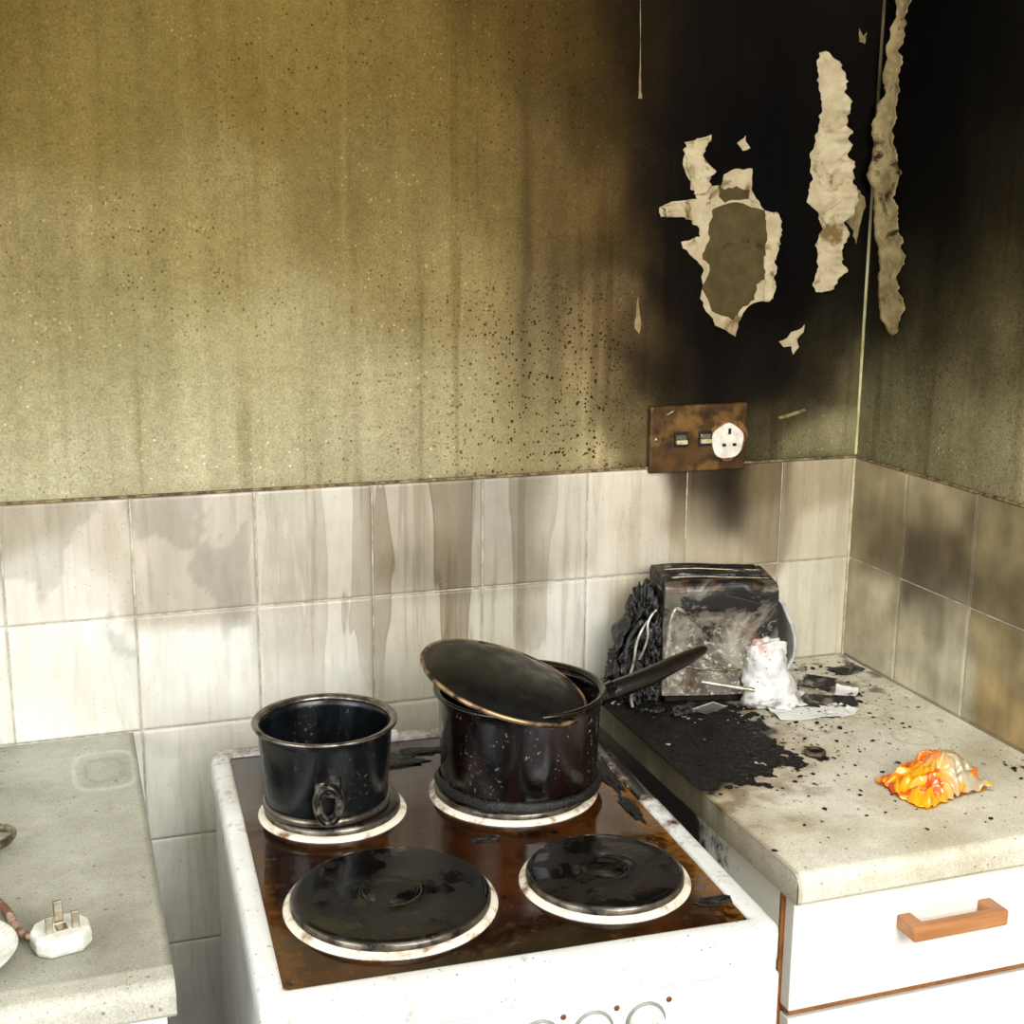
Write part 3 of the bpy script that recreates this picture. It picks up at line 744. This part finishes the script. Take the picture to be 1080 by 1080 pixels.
def sheet(name,c,nu,nv,fn,mat,parent,th=.002,drop=0):
    V=[];F=[]
    for j in range(nv+1):
        for i in range(nu+1):
            V.append(fn(i/nu,j/nv))
    for j in range(nv):
        for i in range(nu):
            a=j*(nu+1)+i
            s,t=(i+.5)/nu,(j+.5)/nv
            if drop and fbm(s*3.1+c,t*3.3,c)+.9*max(abs(s-.5),abs(t-.5))*2-.9>drop: continue
            F.append((a,a+1,a+nu+2,a+nu+1))
    o=mk(name,V,F,mat,parent);m=o.modifiers.new('s','SOLIDIFY');m.thickness=th
    bm=bmesh.new();bm.from_mesh(o.data)
    bmesh.ops.delete(bm,geom=[v for v in bm.verts if not v.link_faces],context='VERTS');bm.to_mesh(o.data);bm.free()
    return o
sheet('charred_panel',1.7,30,34,lambda s,t:(-.118-.020*math.sin(t*3)+.012*fbm(s*3,t*3,1)+.012*s,-.050+.09*s,.004+.125*t-.03*s*t+.006*fbm(s*5,t*5,3)),CHAR,to,.0025,.22)
sheet('charred_panel_2',4.7,30,34,lambda s,t:(-.128+.055*s-.010*t+.006*fbm(s*3,t*3,1),-.056+.02*s+.010*fbm(s*4,t*3,6),.003+.110*t*(.6+.5*s)),CHAR,to,.002,.10)
WIRE=m_simple('bare_wire',(206,200,188),(120,106,84),80,.3,.5)
tube('loose_wire',[(-.050,-.052,.128),(-.062,-.058,.140),(-.070,-.062,.130),(-.074,-.062,.090),(-.078,-.062,.055),(-.070,-.060,.030)],.0026,WIRE,to)
tube('loose_wire_2',[(-.10,-.055,.12),(-.115,-.058,.10),(-.118,-.06,.06),(-.130,-.06,.03),(-.145,-.055,.006)],.0018,WIRE,to)
tube('loose_wire_3',[(-.095,-.06,.06),(-.110,-.066,.045),(-.125,-.068,.02),(-.120,-.068,.006)],.0022,WIRE,to)
tube('loose_wire_4',[(-.090,-.058,.135),(-.104,-.064,.125),(-.100,-.066,.095),(-.112,-.064,.070)],.0016,WIRE,to)
PL=N('melted_white_plastic');g=PL.noise(35,5,.6)
c=PL.mix(PL.ramp(g,.4,.7),L4((222,222,219)),L4((184,184,180)))
zz=PL.xyz()
c=PL.mix(PL.mul(PL.ramp(zz[2],.968,.985),PL.ramp(g,.46,.56),.7),c,L4((206,158,144)))
c=PL.mix(PL.mul(PL.speck(220,.8,.3),.8),c,L4((70,55,45)))
c=PL.mix(PL.mul(PL.ramp(zz[2],.925,.905),PL.ramp(g,.5,.6),.8),c,L4((70,58,46)))
PL.bump(PL.noise(60,3,.5),.4,.003)
PL=PL.done(c,.3,spec=.5)
GRP=m_simple('grey_end_panel',(196,200,198),(150,152,148),30,.4)
def ep(s,t):
    return (.079+.026*math.sin(math.pi*t)**.8+.004*fbm(s*3,t*3,2),-.047+.080*s,.010+.135*t)
sheet('end_panel',3.3,20,24,ep,GRP,to,.004,.75)
def wf(s,t):
    a=math.radians(-185+270*s)
    r=.022+.016*(1-t)**1.5+.006*fbm(s*6,t*3,2)+.004*(1-t)*math.sin(s*17)
    x=.060+.012*(1-t)+r*math.cos(a)*1.15
    y=-.050-.004*(1-t)+r*math.sin(a)*.85
    z=.0015+.090*t*(1-.30*abs(s-.45))+.008*(1-t)*max(0,fbm(s*9,1,3))
    return (x,y,z)
sheet('melted_white_casing',5.3,60,40,wf,PL,to,.003,.8)
blob('melted_white_cap',(.060,-.048,.068),(.025,.020,.022),.55,1.6,PL,to,4,3.0)
blob('melted_white_puddle',(.074,-.066,.008),(.032,.020,.010),.6,1.8,PL,to,4,2.0,False,.0008)
tube('element_rod',[(-.03,-.074,.040),(.0,-.080,.036),(.02,-.082,.033),(.040,-.084,.030)],.0030,WIRE,to)
tube('element_rod_2',[(-.05,-.070,.060),(-.01,-.080,.055),(.02,-.086,.060)],.0016,METAL,to)
box('bent_steel_plate',(-.0165,-.001,-.016),(.0165,.001,.016),m_simple('bent_plate_metal',(196,192,182),(140,132,118),60,.35,.2),to,.0006,1,(-.030,-.120,.021),(math.radians(58),math.radians(25),math.radians(40)))
for i in range(7):
    x=random.uniform(-.12,.0);y=-.060-random.uniform(0,.03)
    blob('char_lump',(x,y,.004),(random.uniform(.005,.011),random.uniform(.004,.008),random.uniform(.002,.005)),.9,2.2,CHAR,to,3,i*1.7,True,.0006)

# ------------------------------------------------------------------ debris on worktop
deb=empty('char_debris')
def in_toaster(x,y):
    dx,dy=x+.272,y+.090;c,s=math.cos(math.radians(13)),math.sin(math.radians(13))
    lx,ly=dx*c-dy*s,dx*s+dy*c
    return abs(lx)<.085 and abs(ly)<.055
def flakes(name,n,region,smin,smax,mat,dens,z0=.9004):
    V=[];F=[]
    cnt=0
    while cnt<n:
        x=random.uniform(region[0],region[1]);y=random.uniform(region[2],region[3])
        if random.random()>dens(x,y) or in_toaster(x,y): continue
        cnt+=1
        s=random.uniform(smin,smax)*random.random()**1.3+.0006
        k=random.randint(5,8);b=len(V)
        tx,ty=random.uniform(-.3,.3),random.uniform(-.3,.3)
        ph=random.random()*6
        ring=[]
        for i in range(k):
            a=ph+2*math.pi*i/k;r=s*random.uniform(.5,1)
            dx,dy=r*math.cos(a),r*math.sin(a);ring.append((x+dx,y+dy,(dx*tx+dy*ty)))
        mz=min(p[2] for p in ring)
        for p in ring: V.append((max(p[0],-.4335),p[1],z0+p[2]-mz))
        V.append((max(x,-.4335),y,z0-mz+s*.15+.0003))
        for i in range(k): F.append((b+i,b+(i+1)%k,b+k))
    return mk(name,V,F,mat,deb,False)
flakes('black_flakes',820,(-.43,-.02,-.56,-.02),.001,.0055,BLK,lambda x,y: .8*math.exp(-((x+.31)/.11)**2-((y+.24)/.12)**2)+.8*math.exp(-((x+.13)/.12)**2-((y+.11)/.09)**2)+.08)
ASH=m_simple('ash_flake',(190,182,160),(120,112,96),80,.8)
flakes('ash_flakes',190,(-.42,-.02,-.50,-.02),.001,.0060,ASH,lambda x,y: math.exp(-((x+.24)/.14)**2-((y+.17)/.10)**2)+.05)
CR=N('charred_crust_mat');g=CR.noise(150,6,.7);CR.bump(g,1.0,.004)
c=CR.mix(CR.ramp(g,.56,.70),L4((7,6,6)),L4((46,40,34)))
c=CR.mix(CR.mul(CR.ramp(CR.noise(260,3,.6),.66,.72),.7),c,L4((130,122,108)))
CR=CR.done(c,CR.ramp(g,.4,.6,.35,.8),spec=.3)
def crust():
    nx,ny=120,170;x0,x1,y0,y1=-.4338,-.215,-.415,-.065
    V=[];ok=[]
    for j in range(ny+1):
        for i in range(nx+1):
            x=x0+(x1-x0)*i/nx;y=y0+(y1-y0)*j/ny
            d=math.hypot((x+.388)/.125,(y+.240)/.145)
            v=1.04-d-.30*fbm(x*14,y*14,3)-.32*fbm(x*46,y*46,8,4)
            if in_toaster(x,y): v=-1
            ok.append(v>0)
            V.append((x,y,.9003+.0012*min(1,max(0,v*4))+.0014*max(0,fbm(x*90,y*90,1,3))*min(1,max(0,v*3))))
    F=[]
    for j in range(ny):
        for i in range(nx):
            a=j*(nx+1)+i;q=(a,a+1,a+nx+2,a+nx+1)
            if sum(ok[k] for k in q)>=2: F.append(q)
    o=mk('charred_crust',V,F,CR,deb,True)
    bm=bmesh.new();bm.from_mesh(o.data);bmesh.ops.delete(bm,geom=[v for v in bm.verts if not v.link_faces],context='VERTS');bm.to_mesh(o.data);bm.free()
crust()
flakes('crust_flakes',420,(-.43,-.25,-.37,-.11),.001,.0045,SP,lambda x,y: math.exp(-(((x+.378)/.088)**2+((y+.240)/.11)**2)**1.5),.9016)
def card(name,cx,cy,w,h,rot,mat,curl=.006,seed=0,drop=.3,parent=None):
    def fn(s,t):
        x=(s-.5)*w;y=(t-.5)*h
        z=.9012+curl*max(0,fbm(s*2+seed,t*2,seed))+curl*.8*(abs(s-.5)*2)**3
        return (cx+x*math.cos(rot)-y*math.sin(rot),cy+x*math.sin(rot)+y*math.cos(rot),z)
    return sheet(name,seed,34,24,fn,mat,parent,.0004,drop)
PAP=m_simple('scorched_paper',(228,228,224),(50,44,38),30,.8,lo=.62,hi=.67)
PAPD=m_simple('charred_paper',(30,27,24),(150,145,135),30,.7,lo=.50,hi=.66)
bp=empty('burnt_paper')
card('sheet_1',-.186,-.208,.100,.044,-.10,PAP,.003,2.2,.95,bp)
card('sheet_2',-.138,-.180,.070,.050,-.4,PAPD,.005,5.1,.45,bp)
card('sheet_3',-.115,-.115,.050,.045,.8,PAPD,.005,8.3,.40,bp)
card('sheet_4',-.045,-.075,.045,.035,.2,PAPD,.005,3.3,.40,bp)
card('sheet_6',-.145,-.222,.045,.028,.5,PAP,.004,9.3,.6,bp)
card('sheet_7',-.098,-.160,.04,.03,.9,PAP,.005,12.3,.55,bp)
lathe('bottle_cap',[(.0095,0),(.013,0),(.0138,.002),(.0125,.005),(.0095,.0055),(.009,.003)],m_simple('burnt_cap',(30,26,20),(92,78,52),90,.5),None,32,(-.252,-.332,.9004),close=True)

# ------------------------------------------------------------------ crumpled packet
PK=N('snack_packet_film')
g=PK.noise(24,2,.4);g2=PK.noise(40,2,.4)
c=PK.mix(PK.ramp(g,.46,.50),L4((236,122,8)),L4((240,168,28)))
c=PK.mix(PK.ramp(g2,.60,.63),c,L4((222,84,18)))
xx=PK.xyz()
right=PK.ramp(xx[0],-.190,-.160)
c=PK.mix(PK.mul(right,PK.ramp(PK.noise(42,2,.4),.42,.46)),c,L4((186,172,140)))
c=PK.mix(PK.ramp(PK.noise(50,2,.4),.68,.71),c,L4((236,226,206)))
PKM=PK.done(c,.14,spec=.6,coat=.4,**{'Transmission Weight':.10})
def tri(x):
    x=x%1.0
    return 1-abs(2*x-1)
def packet():
    V=[];F=[];nu,nv=90,66
    rot=.18
    for side in (0,1):
        for j in range(nv+1):
            for i in range(nu+1):
                s,t=i/nu,j/nv
                ws=fbm(s*2.2,t*2.2,4,2);wt=fbm(s*2.2+9,t*2.2,6,2)
                w=.106*(1+.08*math.sin(t*5));h=.074*(1+.10*math.sin(s*6+1))
                x=(s-.5)*w+.004*tri(t*4+ws);y=(t-.5)*h+.004*tri(s*5+wt)
                env=(math.sin(math.pi*s)**.55)*(math.sin(math.pi*t)**.6)
                ed=1-env
                f1=tri(2.3*s+1.5*t+1.1*ws);f2=tri(2.6*t-1.5*s+1.3*wt);f3=tri(4.3*s+2.7*t+1.6*wt+1.1*ws);f4=tri(6.1*t-4.3*s+2*ws)
                if side: z=.0015+env*(.014+.016*sm(s,.15,.7)+.010*f1+.008*f2+.0045*f3+.0025*f4)+ed*.006*f3*f2
                else: z=.0
                V.append((-.177+x*math.cos(rot)-y*math.sin(rot),-.462+x*math.sin(rot)+y*math.cos(rot),.9006+max(z,0)))
    m=(nu+1)*(nv+1)
    for sd in (0,1):
        for j in range(nv):
            for i in range(nu):
                q=sd*m+j*(nu+1)+i;f=(q,q+1,q+nu+2,q+nu+1)
                F.append(f if sd else f[::-1])
    return mk('crumpled_snack_packet',V,F,PKM,None,True)
packet()

# ------------------------------------------------------------------ plug, cord, plate on left worktop
PW=m_simple('dusty_white_plug',(220,220,212),(190,188,176),60,.4)
pg=empty('mains_plug',(-1.124,-.508,.9005),(0,0,math.radians(12)))
def plugbody():
    out=[(-.026,.006),(-.020,.018),(-.010,.023),(.010,.023),(.020,.018),(.026,.006),(.024,-.012),(.014,-.022),(-.014,-.022),(-.024,-.012)]
    V=[];F=[];n=len(out)
    lv=[(0,.94),(.004,1),(.012,1),(.016,.96),(.018,.88)]
    for z,s in lv:
        for x,y in out: V.append((x*s,y*s,z))
    for a in range(len(lv)-1):
        for i in range(n):
            j=(i+1)%n;F.append((a*n+i,a*n+j,(a+1)*n+j,(a+1)*n+i))
    F.append(tuple(range(n))[::-1]);F.append(tuple((len(lv)-1)*n+i for i in range(n)))
    o=mk('plug_body',V,F,PW,pg,False);m=o.modifiers.new('b','BEVEL');m.width=.002;m.segments=3;return o
plugbody()
PIN=m_simple('pin_metal',(190,185,170),(150,140,118),70,.25,.9)
box('earth_pin',(-.004,.006,.016),(.004,.010,.039),PIN,pg,.0008)
box('live_pin',(-.0145,-.010,.016),(-.008,-.006,.034),PIN,pg,.0008)
box('neutral_pin',(.008,-.010,.016),(.0145,-.006,.034),PIN,pg,.0008)
box('fuse_cover',(-.005,-.008,.0175),(.005,.003,.0187),METAL,pg,.0003)
CORD=m_simple('scorched_cord',(176,150,130),(104,66,46),60,.6,lo=.45,hi=.55)
tube('cable',[(-.022,.006,.009),(-.030,.018,.009),(-.032,.040,.006),(-.031,.070,.0055),(-.040,.115,.0055),(-.080,.150,.0055),(-.15,.15,.0055)],.0042,CORD,pg)
tube('metal_rod',[(-1.29,-.35,.906),(-1.20,-.315,.906),(-1.172,-.300,.910),(-1.168,-.275,.912),(-1.19,-.255,.907),(-1.29,-.24,.906)],.0045,METAL)
sp_=lathe('side_plate',[(0,.003),(.030,.003),(.034,.005),(.046,.0105),(.058,.016),(.0605,.0175),(.062,.0165),(.058,.012),(.036,.001),(.030,0),(0,0)],PW,None,240,(-1.221,-.520,.9006))
for v in sp_.data.vertices:
    r=math.hypot(v.co.x,v.co.y)
    if .036<r<.059: v.co.z+=.0006*math.cos(math.atan2(v.co.y,v.co.x)*60)

# ------------------------------------------------------------------ light
W=bpy.data.worlds.new('World');S.world=W;W.use_nodes=True
bg=W.node_tree.nodes['Background'];bg.inputs[0].default_value=(.97,.985,1,1);bg.inputs[1].default_value=1.4
def area(name,loc,target,sx,sy,e,col=(1,1,1)):
    l=bpy.data.lights.new(name,'AREA');l.shape='RECTANGLE';l.size=sx;l.size_y=sy;l.energy=e;l.color=col
    o=bpy.data.objects.new(name,l);COL.objects.link(o);o.location=loc
    o.rotation_euler=(Vector(target)-Vector(loc)).to_track_quat('-Z','Y').to_euler();return o
area('window_light',(-.30,-2.5,2.15),(-.6,0,.9),1.3,1.0,74,(1,.99,.98))
area('left_fill',(-3.0,-1.7,1.7),(-.7,-.3,.9),1.2,1.0,30,(.95,.98,1))  # fill lamp added from the left to brighten the cooker side and gap
area('overhead_fill',(-.75,-1.15,2.38),(-.65,-.45,.9),.9,.9,15,(1,.99,.98))  # overhead fill lamp added to brighten the worktops, not a real fitting

# ------------------------------------------------------------------ camera
cam=bpy.data.cameras.new('camera');co=bpy.data.objects.new('camera',cam);COL.objects.link(co)
cam.sensor_width=36;cam.sensor_fit='HORIZONTAL';cam.lens=1404.447/1080*36;cam.clip_start=.01
M=Matrix(((cR[0],cU[0],-cF[0],CAM[0]),(cR[1],cU[1],-cF[1],CAM[1]),(cR[2],cU[2],-cF[2],CAM[2]),(0,0,0,1)))
co.matrix_world=M
S.camera=co
